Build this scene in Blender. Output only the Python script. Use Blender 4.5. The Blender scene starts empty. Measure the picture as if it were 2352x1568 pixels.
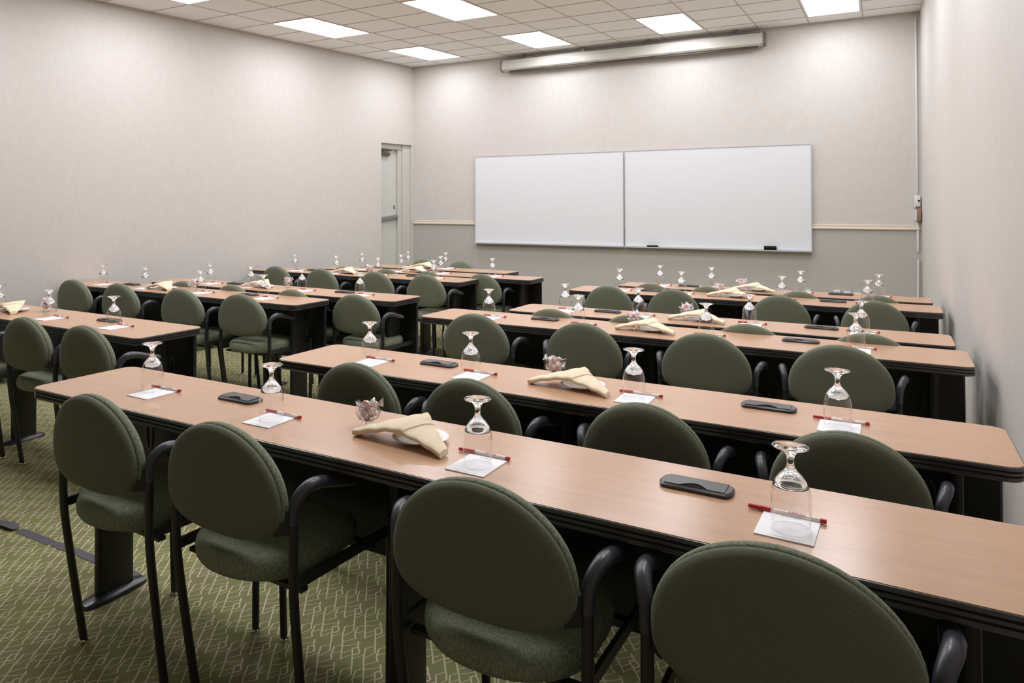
import bpy, bmesh, math, random
from mathutils import Vector, Matrix
random.seed(7)
PI = math.pi
S = bpy.context.scene
C = S.collection

# ------------------------------------------------------------------ camera, world, exposure
W_PX, H_PX = 2352.0, 1568.0
CAM = Vector((5.7563, -8.7762, 1.3518))
YAW, PITCH, ROLL = -0.5602, 0.0135, -0.0014
F_PX, PPX, PPY = 1690.94, 976.09, 450.89
cam_d = bpy.data.cameras.new('camera'); cam = bpy.data.objects.new('camera', cam_d); C.objects.link(cam)
fw = Vector((math.sin(YAW) * math.cos(PITCH), math.cos(YAW) * math.cos(PITCH), math.sin(PITCH)))
rt = Vector((math.cos(YAW), -math.sin(YAW), 0)); up = rt.cross(fw)
rt2 = rt * math.cos(ROLL) + up * math.sin(ROLL); up2 = -rt * math.sin(ROLL) + up * math.cos(ROLL)
M = Matrix.Identity(4)
for i in range(3):
    M[i][0] = rt2[i]; M[i][1] = up2[i]; M[i][2] = -fw[i]; M[i][3] = CAM[i]
cam.matrix_world = M
cam_d.sensor_fit = 'HORIZONTAL'; cam_d.sensor_width = 36.0
cam_d.lens = F_PX / W_PX * 36.0
cam_d.shift_x = (W_PX / 2 - PPX) / W_PX
cam_d.shift_y = -(H_PX / 2 - PPY) / W_PX
cam_d.clip_start = 0.05; cam_d.clip_end = 60
S.camera = cam

world = bpy.data.worlds.new('world'); S.world = world; world.use_nodes = True
bg = world.node_tree.nodes['Background']; bg.inputs[0].default_value = (0.9, 0.92, 1, 1); bg.inputs[1].default_value = 0.05
S.view_settings.view_transform = 'Standard'; S.view_settings.look = 'None'
S.view_settings.gamma = 1; S.view_settings.use_curve_mapping = False
S.view_settings.exposure = 0.17
LIGHT_STRENGTH = 12.4          # ceiling troffer diffusers (they light the whole room)

# ------------------------------------------------------------------ room constants
CEIL = 3.09
BACKL = Vector((0.744, -1.062, 0)); BACKR = Vector((6.02, -0.866, 0))
BW_M = (BACKR - BACKL).normalized(); BW_N = Vector((BW_M.y, -BW_M.x, 0))     # along wall, towards the room
Y_FRONT = -11.6
def x_left(y): return 0.03 + 0.158 * (y + 5.6)
def x_right(y): return 6.02 + 0.02 * (-0.866 - y)
def y_back(x): return BACKL.y + (x - BACKL.x) * BW_M.y / BW_M.x
LW_D = Vector((0.158, 1, 0)).normalized(); LW_N = Vector((LW_D.y, -LW_D.x, 0))
def lw(t_y, off=0.0, z=0.0):   # point at the left wall, at depth y, off into the room
    return Vector((x_left(t_y), t_y, 0)) + LW_N * off + Vector((0, 0, z))
def bw(s, off=0.0, z=0.0):     # point at the far wall
    return BACKL + BW_M * s + BW_N * off + Vector((0, 0, z))
TOP_Z = 0.737

# ------------------------------------------------------------------ materials
def srgb(r, g, b):
    f = lambda c: ((c / 255 + 0.055) / 1.055) ** 2.4 if c / 255 > 0.04045 else c / 255 / 12.92
    return (f(r), f(g), f(b), 1)
def new_mat(name):
    m = bpy.data.materials.new(name); m.use_nodes = True
    return m, m.node_tree.nodes, m.node_tree.links, m.node_tree.nodes['Principled BSDF']
def simple(name, col, rough=0.5, metal=0.0, spec=0.5, bump=None):
    m, n, l, p = new_mat(name)
    p.inputs['Base Color'].default_value = col; p.inputs['Roughness'].default_value = rough
    p.inputs['Metallic'].default_value = metal; p.inputs['Specular IOR Level'].default_value = spec
    if bump:
        tc = n.new('ShaderNodeTexCoord'); nz = n.new('ShaderNodeTexNoise'); nz.inputs['Scale'].default_value = bump[0]
        nz.inputs['Detail'].default_value = 4
        b = n.new('ShaderNodeBump'); b.inputs['Strength'].default_value = bump[1]; b.inputs['Distance'].default_value = bump[2]
        l.new(tc.outputs['Object'], nz.inputs['Vector']); l.new(nz.outputs[0], b.inputs['Height']); l.new(b.outputs[0], p.inputs['Normal'])
    return m
def mathn(n, l, op, a, b=None, c=None):
    x = n.new('ShaderNodeMath'); x.operation = op
    for i, v in enumerate((a, b, c)):
        if v is None: continue
        if isinstance(v, (int, float)): x.inputs[i].default_value = v
        else: l.new(v, x.inputs[i])
    return x.outputs[0]
def mixc(n, l, fac, a, b):
    x = n.new('ShaderNodeMix'); x.data_type = 'RGBA'
    if isinstance(fac, (int, float)): x.inputs[0].default_value = fac
    else: l.new(fac, x.inputs[0])
    for i, v in ((6, a), (7, b)):
        if isinstance(v, tuple): x.inputs[i].default_value = v
        else: l.new(v, x.inputs[i])
    return x.outputs[2]
def noise(n, l, vec, scale, detail=3, stretch=None, rough=0.5):
    if stretch:
        mp = n.new('ShaderNodeMapping'); mp.inputs['Scale'].default_value = stretch; l.new(vec, mp.inputs['Vector']); vec = mp.outputs[0]
    t = n.new('ShaderNodeTexNoise'); t.inputs['Scale'].default_value = scale; t.inputs['Detail'].default_value = detail
    t.inputs['Roughness'].default_value = rough
    l.new(vec, t.inputs['Vector']); return t.outputs[0]
def ramp(n, l, v, stops):
    r = n.new('ShaderNodeValToRGB'); e = r.color_ramp.elements
    while len(e) < len(stops): e.new(0.5)
    for i, (p, c) in enumerate(stops): e[i].position = p; e[i].color = c
    l.new(v, r.inputs[0]); return r.outputs[0]

def wallpaper():
    m, n, l, p = new_mat('wallpaper')
    tc = n.new('ShaderNodeTexCoord').outputs['Object']
    a = noise(n, l, tc, 26, 5, (1, 1, 0.45), 0.65); b = noise(n, l, tc, 2.3, 3)
    fine = noise(n, l, tc, 130, 3, (1, 1, 0.25))
    c1 = ramp(n, l, a, [(0.28, srgb(204, 198, 193)), (0.72, srgb(211, 206, 200))])
    c2 = mixc(n, l, mathn(n, l, 'MULTIPLY', b, 0.30), c1, srgb(205, 201, 194))
    c3 = mixc(n, l, mathn(n, l, 'MULTIPLY', fine, 0.12), c2, srgb(192, 184, 177))
    l.new(c3, p.inputs['Base Color']); p.inputs['Roughness'].default_value = 0.62
    p.inputs['Specular IOR Level'].default_value = 0.25
    bmp = n.new('ShaderNodeBump'); bmp.inputs['Strength'].default_value = 0.12; bmp.inputs['Distance'].default_value = 0.002
    l.new(a, bmp.inputs['Height']); l.new(bmp.outputs[0], p.inputs['Normal'])
    return m
def far_wall_mat():
    # wallpaper above the chair rail, flat grey paint below it
    m = wallpaper(); m.name = 'far_wall'; n = m.node_tree.nodes; l = m.node_tree.links; p = n['Principled BSDF']
    src = p.inputs['Base Color'].links[0].from_socket
    tc = n.new('ShaderNodeTexCoord'); sep = n.new('ShaderNodeSeparateXYZ'); l.new(tc.outputs['Object'], sep.inputs[0])
    f = mathn(n, l, 'GREATER_THAN', sep.outputs[2], 1.14)
    l.new(mixc(n, l, f, srgb(183, 179, 173), src), p.inputs['Base Color'])
    return m
def ceiling_mat():
    m, n, l, p = new_mat('ceiling_tile')
    tc = n.new('ShaderNodeTexCoord').outputs['Object']
    a = noise(n, l, tc, 90, 4); b = noise(n, l, tc, 1.4, 2)
    c = ramp(n, l, a, [(0.3, srgb(244, 242, 242)), (0.6, srgb(250, 249, 249))])
    c = mixc(n, l, mathn(n, l, 'MULTIPLY', b, 0.25), c, srgb(240, 236, 235))
    l.new(c, p.inputs['Base Color']); p.inputs['Roughness'].default_value = 0.85; p.inputs['Specular IOR Level'].default_value = 0.1
    return m
CARPET_LINES = [(1, 0.0, 0.0, 25.0, -42.8), (1, 125.8, -58.1, 150.8, -100.9), (1, 128.7, -180.4, 153.8, -223.2), (1, 254.5, -238.5, 279.6, -281.3), (1, 25.0, -42.8, 58.8, -87.6), (1, 150.8, -100.9, 184.6, -145.7), (1, 58.8, -87.6, 93.8, -138.5), (1, 184.6, -145.7, 219.6, -196.6), (1, 92.6, -78.9, 131.4, -132.4), (1, 131.4, -132.4, 165.3, -181.9), (1, 92.6, -78.9, 103.4, -64.5), (1, 103.4, -64.5, 122.9, -84.0), (1, 122.9, -84.0, 120.8, -95.0), (1, 120.8, -95.0, 111.7, -103.0), (1, 85.7, -40.9, 103.4, -64.5), (1, 214.4, -221.3, 232.2, -244.9), (1, 165.1, -161.3, 182.9, -198.3), (1, 54.2, -17.9, 68.9, -32.3), (1, 182.9, -198.3, 197.7, -212.7), (0, 27.1, -41.6, 37.6, -2.9), (0, 152.9, -99.7, 163.4, -61.0), (0, 155.8, -221.9, 166.4, -183.3), (0, 44.9, -67.1, 68.9, -32.3), (0, 170.7, -125.2, 194.7, -90.4), (0, 173.6, -247.4, 197.7, -212.7), (0, 57.2, -85.5, 76.3, -68.5), (0, 183.0, -143.6, 202.1, -126.6), (0, 76.3, -68.5, 97.0, -46.5), (0, 205.0, -248.9, 225.8, -226.9), (0, 0.0, 0.0, 16.7, 24.4), (0, 125.8, -58.1, 142.5, -33.7), (0, 128.7, -180.4, 145.4, -155.9), (0, 254.5, -238.5, 271.2, -214.1), (0, 39.3, -103.2, 53.4, -80.2), (0, 165.1, -161.3, 179.2, -138.3), (0, 53.6, -133.6, 71.3, -104.2), (0, 179.4, -191.7, 197.1, -162.3), (0, 93.8, -138.5, 106.2, -107.2), (0, 219.6, -196.6, 232.0, -165.3), (0, 124.0, -122.7, 140.7, -84.8), (0, 77.8, -117.3, 96.5, -89.8), (0, 203.6, -175.4, 222.2, -147.9)]   # one repeat of the trellis drawing, millimetres
def carpet_mat():
    m, n, l, p = new_mat('carpet')
    tc = n.new('ShaderNodeTexCoord').outputs['Object']
    wob = n.new('ShaderNodeTexNoise'); wob.inputs['Scale'].default_value = 38; wob.inputs['Detail'].default_value = 2; l.new(tc, wob.inputs['Vector'])
    def vm(op, a, b=None, scale=None):
        x = n.new('ShaderNodeVectorMath'); x.operation = op
        for i_, v in enumerate((a, b)):
            if v is None: continue
            if isinstance(v, tuple): x.inputs[i_].default_value = v
            else: l.new(v, x.inputs[i_])
        if scale is not None:
            if isinstance(scale, (int, float)): x.inputs['Scale'].default_value = scale
            else: l.new(scale, x.inputs['Scale'])
        return x
    sub = vm('SUBTRACT', wob.outputs['Color'], (0.5, 0.5, 0.5)).outputs[0]
    pos = vm('ADD', tc, vm('SCALE', sub, scale=0.0035).outputs[0]).outputs[0]
    P = (0.12872857, -0.18039097); Q = (0.12579858, -0.05810937); det = P[0] * Q[1] - Q[0] * P[1]
    rel = vm('SUBTRACT', pos, (4.13899403, -6.71145068, 0)).outputs[0]
    a = mathn(n, l, 'FRACT', vm('DOT_PRODUCT', rel, (Q[1] / det, -Q[0] / det, 0)).outputs['Value'])
    b = mathn(n, l, 'FRACT', vm('DOT_PRODUCT', rel, (-P[1] / det, P[0] / det, 0)).outputs['Value'])
    q = vm('ADD', vm('SCALE', (P[0], P[1], 0), scale=a).outputs[0], vm('SCALE', (Q[0], Q[1], 0), scale=b).outputs[0]).outputs[0]
    dist = {0: None, 1: None}
    for k, ax, ay, bx, by in CARPET_LINES:
        A = (ax / 1000, ay / 1000, 0); D = ((bx - ax) / 1000, (by - ay) / 1000, 0); d2 = D[0] ** 2 + D[1] ** 2
        r = vm('SUBTRACT', q, A).outputs[0]
        h = vm('DOT_PRODUCT', r, (D[0] / d2, D[1] / d2, 0)).outputs['Value']
        h = mathn(n, l, 'MINIMUM', mathn(n, l, 'MAXIMUM', h, 0.0), 1.0)
        dd = vm('DISTANCE', r, vm('SCALE', D, scale=h).outputs[0]).outputs['Value']
        dist[k] = dd if dist[k] is None else mathn(n, l, 'MINIMUM', dist[k], dd)
    def soft(v, w):
        x = n.new('ShaderNodeMapRange'); x.interpolation_type = 'SMOOTHSTEP'; l.new(v, x.inputs[0])
        x.inputs[1].default_value = w * 0.7; x.inputs[2].default_value = w * 1.35; x.inputs[3].default_value = 1.0; x.inputs[4].default_value = 0.0
        return x.outputs[0]
    line = mathn(n, l, 'MAXIMUM', soft(dist[1], 0.0023), mathn(n, l, 'MULTIPLY', soft(dist[0], 0.0015), 0.85))
    big = noise(n, l, tc, 7, 4); fine = noise(n, l, tc, 420, 3)
    base = ramp(n, l, big, [(0.36, srgb(140, 132, 100)), (0.60, srgb(137, 142, 92))])
    base = mixc(n, l, mathn(n, l, 'MULTIPLY', fine, 0.5), base, srgb(118, 115, 78))
    c = mixc(n, l, mathn(n, l, 'MULTIPLY', line, 0.9), base, srgb(208, 197, 170))
    l.new(c, p.inputs['Base Color']); p.inputs['Roughness'].default_value = 0.95; p.inputs['Specular IOR Level'].default_value = 0.1
    bmp = n.new('ShaderNodeBump'); bmp.inputs['Strength'].default_value = 0.4; bmp.inputs['Distance'].default_value = 0.002
    l.new(fine, bmp.inputs['Height']); l.new(bmp.outputs[0], p.inputs['Normal'])
    return m
def laminate_mat():
    m, n, l, p = new_mat('beech_laminate')
    tc = n.new('ShaderNodeTexCoord').outputs['Object']
    a = noise(n, l, tc, 9, 5, (0.35, 9, 1), 0.6); b = noise(n, l, tc, 1.6, 2, (1, 2.2, 1))
    c = ramp(n, l, a, [(0.3, srgb(191, 148, 115)), (0.7, srgb(201, 160, 127))])
    c = mixc(n, l, mathn(n, l, 'MULTIPLY', b, 0.5), c, srgb(198, 157, 126))
    l.new(c, p.inputs['Base Color']); p.inputs['Roughness'].default_value = 0.24; p.inputs['Specular IOR Level'].default_value = 0.6
    return m
def fabric_mat(name, dark, light, scale, stretch, bump=0.3):
    m, n, l, p = new_mat(name)
    tc = n.new('ShaderNodeTexCoord').outputs['Object']
    wv = n.new('ShaderNodeTexVoronoi'); wv.inputs['Scale'].default_value = scale
    mp = n.new('ShaderNodeMapping'); mp.inputs['Scale'].default_value = stretch; l.new(tc, mp.inputs['Vector']); l.new(mp.outputs[0], wv.inputs['Vector'])
    nz = noise(n, l, tc, 12, 3)
    f = mathn(n, l, 'ADD', mathn(n, l, 'MULTIPLY', wv.outputs['Distance'], 0.7), mathn(n, l, 'MULTIPLY', nz, 0.35))
    c = ramp(n, l, f, [(0.2, dark), (0.75, light)])
    l.new(c, p.inputs['Base Color']); p.inputs['Roughness'].default_value = 0.85; p.inputs['Specular IOR Level'].default_value = 0.2
    p.inputs['Sheen Weight'].default_value = 0.25; p.inputs['Sheen Roughness'].default_value = 0.4
    p.inputs['Sheen Tint'].default_value = srgb(162, 163, 156)
    b = n.new('ShaderNodeBump'); b.inputs['Strength'].default_value = bump; b.inputs['Distance'].default_value = 0.001
    l.new(wv.outputs['Distance'], b.inputs['Height']); l.new(b.outputs[0], p.inputs['Normal'])
    return m
def thin_glass(name, tint=(1, 1, 1, 1), lo=0.07, hi=0.85):
    m = bpy.data.materials.new(name); m.use_nodes = True; n, l = m.node_tree.nodes, m.node_tree.links
    n.clear(); o = n.new('ShaderNodeOutputMaterial')
    t = n.new('ShaderNodeBsdfTransparent'); t.inputs[0].default_value = tint
    g = n.new('ShaderNodeBsdfGlossy'); g.inputs['Roughness'].default_value = 0.02; g.inputs[0].default_value = (0.95, 0.97, 1, 1)
    lwt = n.new('ShaderNodeLayerWeight'); lwt.inputs[0].default_value = 0.5
    f = mathn(n, l, 'POWER', lwt.outputs['Facing'], 3.0)
    f = mathn(n, l, 'MULTIPLY_ADD', f, hi - lo, lo)
    mx = n.new('ShaderNodeMixShader'); l.new(f, mx.inputs[0]); l.new(t.outputs[0], mx.inputs[1]); l.new(g.outputs[0], mx.inputs[2])
    l.new(mx.outputs[0], o.inputs[0]); return m
def cello_mat():
    m = bpy.data.materials.new('cellophane'); m.use_nodes = True; n, l = m.node_tree.nodes, m.node_tree.links
    n.clear(); o = n.new('ShaderNodeOutputMaterial')
    t = n.new('ShaderNodeBsdfTransparent'); g = n.new('ShaderNodeBsdfGlossy'); g.inputs['Roughness'].default_value = 0.12
    d = n.new('ShaderNodeBsdfDiffuse'); d.inputs[0].default_value = (0.95, 0.95, 0.97, 1)
    m1 = n.new('ShaderNodeMixShader'); m1.inputs[0].default_value = 0.4; l.new(d.outputs[0], m1.inputs[1]); l.new(g.outputs[0], m1.inputs[2])
    m2 = n.new('ShaderNodeMixShader'); m2.inputs[0].default_value = 0.6; l.new(t.outputs[0], m2.inputs[1]); l.new(m1.outputs[0], m2.inputs[2])
    l.new(m2.outputs[0], o.inputs[0]); return m
def solid_glass(name):
    m, n, l, p = new_mat(name)
    p.inputs['Base Color'].default_value = (1, 1, 1, 1); p.inputs['Roughness'].default_value = 0.0
    p.inputs['IOR'].default_value = 1.45; p.inputs['Transmission Weight'].default_value = 1.0
    return m
def candy_mat():
    m, n, l, p = new_mat('peppermint_stripes')
    tc = n.new('ShaderNodeTexCoord'); sep = n.new('ShaderNodeSeparateXYZ'); l.new(tc.outputs['Object'], sep.inputs[0])
    a = mathn(n, l, 'ARCTAN2', sep.outputs[1], sep.outputs[0])
    r = mathn(n, l, 'SQRT', mathn(n, l, 'ADD', mathn(n, l, 'POWER', sep.outputs[0], 2), mathn(n, l, 'POWER', sep.outputs[1], 2)))
    a2 = mathn(n, l, 'FRACT', mathn(n, l, 'ADD', mathn(n, l, 'MULTIPLY', a, 9 / (2 * PI)), mathn(n, l, 'MULTIPLY', r, 30)))
    f = mathn(n, l, 'MULTIPLY', mathn(n, l, 'LESS_THAN', a2, 0.33), mathn(n, l, 'GREATER_THAN', r, 0.0035))
    l.new(mixc(n, l, f, srgb(252, 248, 247), srgb(216, 84, 80)), p.inputs['Base Color']); p.inputs['Roughness'].default_value = 0.25
    return m
def emit_mat(name, strength):
    m, n, l, p = new_mat(name)
    p.inputs['Base Color'].default_value = (0.9, 0.9, 0.9, 1)
    p.inputs['Emission Color'].default_value = (0.965, 0.98, 1.045, 1); p.inputs['Emission Strength'].default_value = strength
    return m

MAT = dict(
    wall=wallpaper(), far=far_wall_mat(), ceil=ceiling_mat(), carpet=carpet_mat(), top=laminate_mat(),
    grid=simple('ceiling_grid_metal', srgb(196, 186, 178), 0.6),
    trim=simple('black_rubber_trim', srgb(60, 56, 57), 0.25, spec=0.9),
    blk=simple('black_powder_coat', srgb(24, 23, 22), 0.42, bump=(300, 0.1, 0.0004)),
    blkgloss=simple('black_gloss_edge', srgb(50, 51, 56), 0.15, spec=0.8),
    foot=simple('dark_grey_cast_foot', srgb(52, 53, 58), 0.3, spec=0.7, bump=(60, 0.15, 0.001)),
    tube=simple('satin_black_tube', srgb(38, 37, 36), 0.42, spec=0.5),
    arm=simple('dark_grey_plastic', srgb(58, 58, 65), 0.34, spec=0.7),
    shell=fabric_mat('olive_green_back_fabric', srgb(98, 101, 84), srgb(113, 116, 98), 420, (1, 1, 1), 0.15),
    pad=fabric_mat('green_patterned_fabric', srgb(98, 106, 86), srgb(138, 144, 122), 150, (1.6, 1.0, 0.8), 0.5),
    chrome=simple('chrome', (0.85, 0.85, 0.85, 1), 0.12, 1.0),
    thin=thin_glass('thin_clear_glass'), facet=thin_glass('faceted_clear_glass', lo=.2, hi=.95), glass=solid_glass('thick_clear_glass'), cello=cello_mat(),
    paper=simple('white_paper', srgb(250, 250, 252), 0.7), print_grey=simple('grey_print', srgb(170, 168, 176), 0.7),
    red=simple('red_plastic', srgb(188, 44, 42), 0.25), white=simple('white_plastic', srgb(236, 226, 218), 0.3),
    redprint=simple('red_print', srgb(198, 60, 60), 0.5),
    china=simple('white_china', srgb(250, 249, 248), 0.12), napkin=simple('cream_cotton', srgb(234, 217, 188), 0.85, spec=0.15, bump=(500, 0.25, 0.0006)),
    lid=simple('charcoal_plastic_lid', srgb(46, 44, 45), 0.34, spec=0.6, bump=(500, 0.2, 0.0003)), dark=simple('dark_recess', srgb(12, 10, 10), 0.8, spec=0.1),
    candy=candy_mat(), board=simple('whiteboard_enamel', srgb(226, 227, 229), 0.22, spec=0.4), alu=simple('brushed_aluminium', srgb(205, 206, 206), 0.38, 0.4),
    casing=simple('off_white_casing', srgb(205, 202, 192), 0.45), greymetal=simple('grey_metal', srgb(120, 114, 110), 0.4, 0.3),
    darkbar=simple('dark_brown_bar', srgb(70, 60, 56), 0.5), rail=simple('cream_rail', srgb(214, 200, 182), 0.5, bump=(30, 0.2, 0.002)),
    greenbase=simple('green_carpet_base', srgb(84, 98, 56), 0.95, bump=(300, 0.3, 0.001)),
    door=simple('pale_grey_door_paint', srgb(203, 203, 196), 0.45), frame=simple('pale_grey_frame_paint', srgb(200, 198, 190), 0.45),
    bronze=simple('bronze_closer', srgb(92, 84, 78), 0.4, 0.4), bar=simple('grey_push_bar', srgb(140, 143, 141), 0.35, 0.4),
    wood=simple('brown_wood', srgb(146, 116, 96), 0.5, bump=(80, 0.2, 0.001)), plastic=simple('white_wall_plastic', srgb(222, 222, 220), 0.4),
    tape=simple('grey_cloth_tape', srgb(94, 91, 98), 0.55), diff=emit_mat('troffer_diffuser', LIGHT_STRENGTH), lampframe=simple('white_lamp_frame', srgb(225, 222, 216), 0.4),
    scuff=simple('scuff', srgb(232, 226, 214), 0.6),
)

# ------------------------------------------------------------------ mesh helpers
def obj(name, bm, mats, parent=None, smooth=True, angle=35, loc=None):
    if not isinstance(mats, (list, tuple)): mats = [mats]
    bmesh.ops.recalc_face_normals(bm, faces=bm.faces)
    me = bpy.data.meshes.new(name); bm.to_mesh(me); bm.free()
    for m in mats: me.materials.append(m)
    if smooth:
        me.shade_smooth()
        try: me.set_sharp_from_angle(angle=math.radians(angle))
        except Exception: pass
    o = bpy.data.objects.new(name, me); C.objects.link(o)
    if parent: o.parent = parent
    if loc is not None: o.location = loc
    return o
def tag(o, label=None, cat=None, group=None, kind=None):
    if label: o['label'] = label
    if cat: o['category'] = cat
    if group: o['group'] = group
    if kind: o['kind'] = kind
    return o
def empty(name, loc, rz=0.0):
    o = bpy.data.objects.new(name, None); o.empty_display_size = 0.05; C.objects.link(o)
    o.location = loc; o.rotation_euler = (0, 0, rz); return o
def copy_tree(o, parent=None):
    c = o.copy(); C.objects.link(c)
    if parent: c.parent = parent
    for ch in KIDS.get(o.name, []) if o.name in KIDS else [k for k in o.children]:
        copy_tree(ch, c)
    return c
KIDS = {}
def box(bm, x0, x1, y0, y1, z0, z1, mi=0):
    v = [bm.verts.new((x, y, z)) for z in (z0, z1) for y in (y0, y1) for x in (x0, x1)]
    for f in ((0, 1, 3, 2), (4, 6, 7, 5), (0, 4, 5, 1), (2, 3, 7, 6), (0, 2, 6, 4), (1, 5, 7, 3)):
        fc = bm.faces.new([v[i] for i in f]); fc.material_index = mi
    return v
def hexa(bm, pts, mi=0):     # 8 points: bottom 4 (ring), top 4 (ring)
    v = [bm.verts.new(p) for p in pts]
    for f in ((3, 2, 1, 0), (4, 5, 6, 7), (0, 1, 5, 4), (1, 2, 6, 5), (2, 3, 7, 6), (3, 0, 4, 7)):
        fc = bm.faces.new([v[i] for i in f]); fc.material_index = mi
def bevel(bm, w, seg=2):
    bmesh.ops.bevel(bm, geom=list(bm.edges), offset=w, segments=seg, profile=0.5, affect='EDGES')
def rings(bm, rs, closed=True, cap=(True, True), mi=0):
    vs = [[bm.verts.new(p) for p in r] for r in rs]
    n = len(rs[0])
    for a, b in zip(vs, vs[1:]):
        for i in range(n if closed else n - 1):
            j = (i + 1) % n
            f = bm.faces.new((a[i], a[j], b[j], b[i])); f.material_index = mi
    if cap[0]: bm.faces.new(list(reversed(vs[0]))).material_index = mi
    if cap[1]: bm.faces.new(vs[-1]).material_index = mi
    return vs
def catmull(pts, sub=4):
    P = [Vector(p) for p in pts]; out = []
    for i in range(len(P) - 1):
        p0 = P[max(i - 1, 0)]; p1 = P[i]; p2 = P[i + 1]; p3 = P[min(i + 2, len(P) - 1)]
        for k in range(sub):
            t = k / sub
            out.append(0.5 * ((2 * p1) + (-p0 + p2) * t + (2 * p0 - 5 * p1 + 4 * p2 - p3) * t * t + (-p0 + 3 * p1 - 3 * p2 + p3) * t ** 3))
    out.append(P[-1]); return out
def tube(bm, pts, rad, seg=12, sub=4, flat=1.0, mi=0, smooth=True):
    P = catmull(pts, sub) if smooth and len(pts) > 2 else [Vector(p) for p in pts]
    N = len(P)
    def rr(i):
        if isinstance(rad, (int, float)): return rad
        t = i / (N - 1) * (len(rad) - 1); k = min(int(t), len(rad) - 2); return rad[k] + (rad[k + 1] - rad[k]) * (t - k)
    T0 = (P[1] - P[0]).normalized(); ref = Vector((1, 0, 0)) if abs(T0.x) < 0.9 else Vector((0, 1, 0))
    nrm = (ref - T0 * ref.dot(T0)).normalized(); rs = []
    for i in range(N):
        T = (P[min(i + 1, N - 1)] - P[max(i - 1, 0)]).normalized()
        nrm = (nrm - T * nrm.dot(T)).normalized(); b = T.cross(nrm); r = rr(i)
        rs.append([P[i] + nrm * (r * math.cos(a)) + b * (r * flat * math.sin(a)) for a in [2 * PI * k / seg for k in range(seg)]])
    rings(bm, rs, mi=mi)
def lathe(bm, prof, seg=32, cap=(True, True), mi=0, loc=(0, 0, 0)):
    L = Vector(loc)
    rings(bm, [[L + Vector((r * math.cos(2 * PI * k / seg), r * math.sin(2 * PI * k / seg), z)) for k in range(seg)] for r, z in prof], cap=cap, mi=mi)
def superell(ax, n_, t):
    c, s = math.cos(t), math.sin(t)
    return (abs(c) ** (2 / n_)) * (1 if c >= 0 else -1) * ax, (abs(s) ** (2 / n_)) * (1 if s >= 0 else -1)
def rrect(x0, x1, y0, y1, r, seg=6):
    out = []
    for cx, cy, a0 in ((x1 - r, y1 - r, 0), (x0 + r, y1 - r, PI / 2), (x0 + r, y0 + r, PI), (x1 - r, y0 + r, 1.5 * PI)):
        for k in range(seg + 1):
            a = a0 + PI / 2 * k / seg; out.append((cx + r * math.cos(a), cy + r * math.sin(a)))
    return out
def prism(bm, poly, z0, z1, mi=0):
    rings(bm, [[(x, y, z0) for x, y in poly], [(x, y, z1) for x, y in poly]], mi=mi)
def bwbox(bm, s0, s1, z0, z1, d0, d1, mi=0):
    hexa(bm, [bw(s0, d0, z0), bw(s1, d0, z0), bw(s1, d1, z0), bw(s0, d1, z0), bw(s0, d0, z1), bw(s1, d0, z1), bw(s1, d1, z1), bw(s0, d1, z1)], mi)
def lwbox(bm, y0, y1, z0, z1, d0, d1, mi=0):
    hexa(bm, [lw(y0, d0, z0), lw(y1, d0, z0), lw(y1, d1, z0), lw(y0, d1, z0), lw(y0, d0, z1), lw(y1, d0, z1), lw(y1, d1, z1), lw(y0, d1, z1)], mi)
_txt = {}
def text_mesh(s, size):
    if (s, size) in _txt: return _txt[(s, size)]
    cu = bpy.data.curves.new('lettering', 'FONT'); cu.body = s; cu.size = size; cu.align_x = 'CENTER'; cu.align_y = 'CENTER'; cu.extrude = 0.00008
    o = bpy.data.objects.new('lettering_tmp', cu); C.objects.link(o); bpy.context.view_layer.update()
    me = bpy.data.meshes.new_from_object(o.evaluated_get(bpy.context.evaluated_depsgraph_get()))
    bpy.data.objects.remove(o); me.name = 'lettering'; _txt[(s, size)] = me; return me

# ------------------------------------------------------------------ room shell
def structure(name, bm, m, smooth=False): return tag(obj(name, bm, m, smooth=smooth), kind='structure')
T = 0.15
XL0, XR0 = x_left(Y_FRONT), x_right(Y_FRONT)
bm = bmesh.new(); hexa(bm, [(XL0 - .5, Y_FRONT - .2, -T), (XR0 + .3, Y_FRONT - .2, -T), (XR0 + .3, -.3, -T), (-.3, -.3, -T), (XL0 - .5, Y_FRONT - .2, 0), (XR0 + .3, Y_FRONT - .2, 0), (XR0 + .3, -.3, 0), (-.3, -.3, 0)])
structure('floor', bm, MAT['carpet'])
bm = bmesh.new(); hexa(bm, [(XL0 - .5, Y_FRONT - .2, CEIL), (XR0 + .3, Y_FRONT - .2, CEIL), (XR0 + .3, -.3, CEIL), (-.3, -.3, CEIL), (XL0 - .5, Y_FRONT - .2, CEIL + T), (XR0 + .3, Y_FRONT - .2, CEIL + T), (XR0 + .3, -.3, CEIL + T), (-.3, -.3, CEIL + T)])
structure('ceiling', bm, MAT['ceil'])
bm = bmesh.new(); bwbox(bm, -0.35, 5.6, 0, CEIL, -T, 0); structure('wall_back', bm, MAT['far'])
bm = bmesh.new(); box(bm, XL0 - .3, XR0 + .2, Y_FRONT - T, Y_FRONT, 0, CEIL); structure('wall_front', bm, MAT['wall'])
bm = bmesh.new()
hexa(bm, [(XR0, Y_FRONT, 0), (XR0 + T, Y_FRONT, 0), (6.02 + T, -.80, 0), (6.02, -.862, 0), (XR0, Y_FRONT, CEIL), (XR0 + T, Y_FRONT, CEIL), (6.02 + T, -.80, CEIL), (6.02, -.862, CEIL)])
structure('wall_right', bm, MAT['wall'])
DY0, DY1, DZ = -1.625, -1.062, 2.112          # door opening beside the far corner
bm = bmesh.new()
lwbox(bm, Y_FRONT, DY0, 0, CEIL, -0.17, 0); lwbox(bm, DY0, DY1 + 0.06, DZ, CEIL, -0.17, 0)
structure('wall_left', bm, MAT['wall'])
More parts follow.
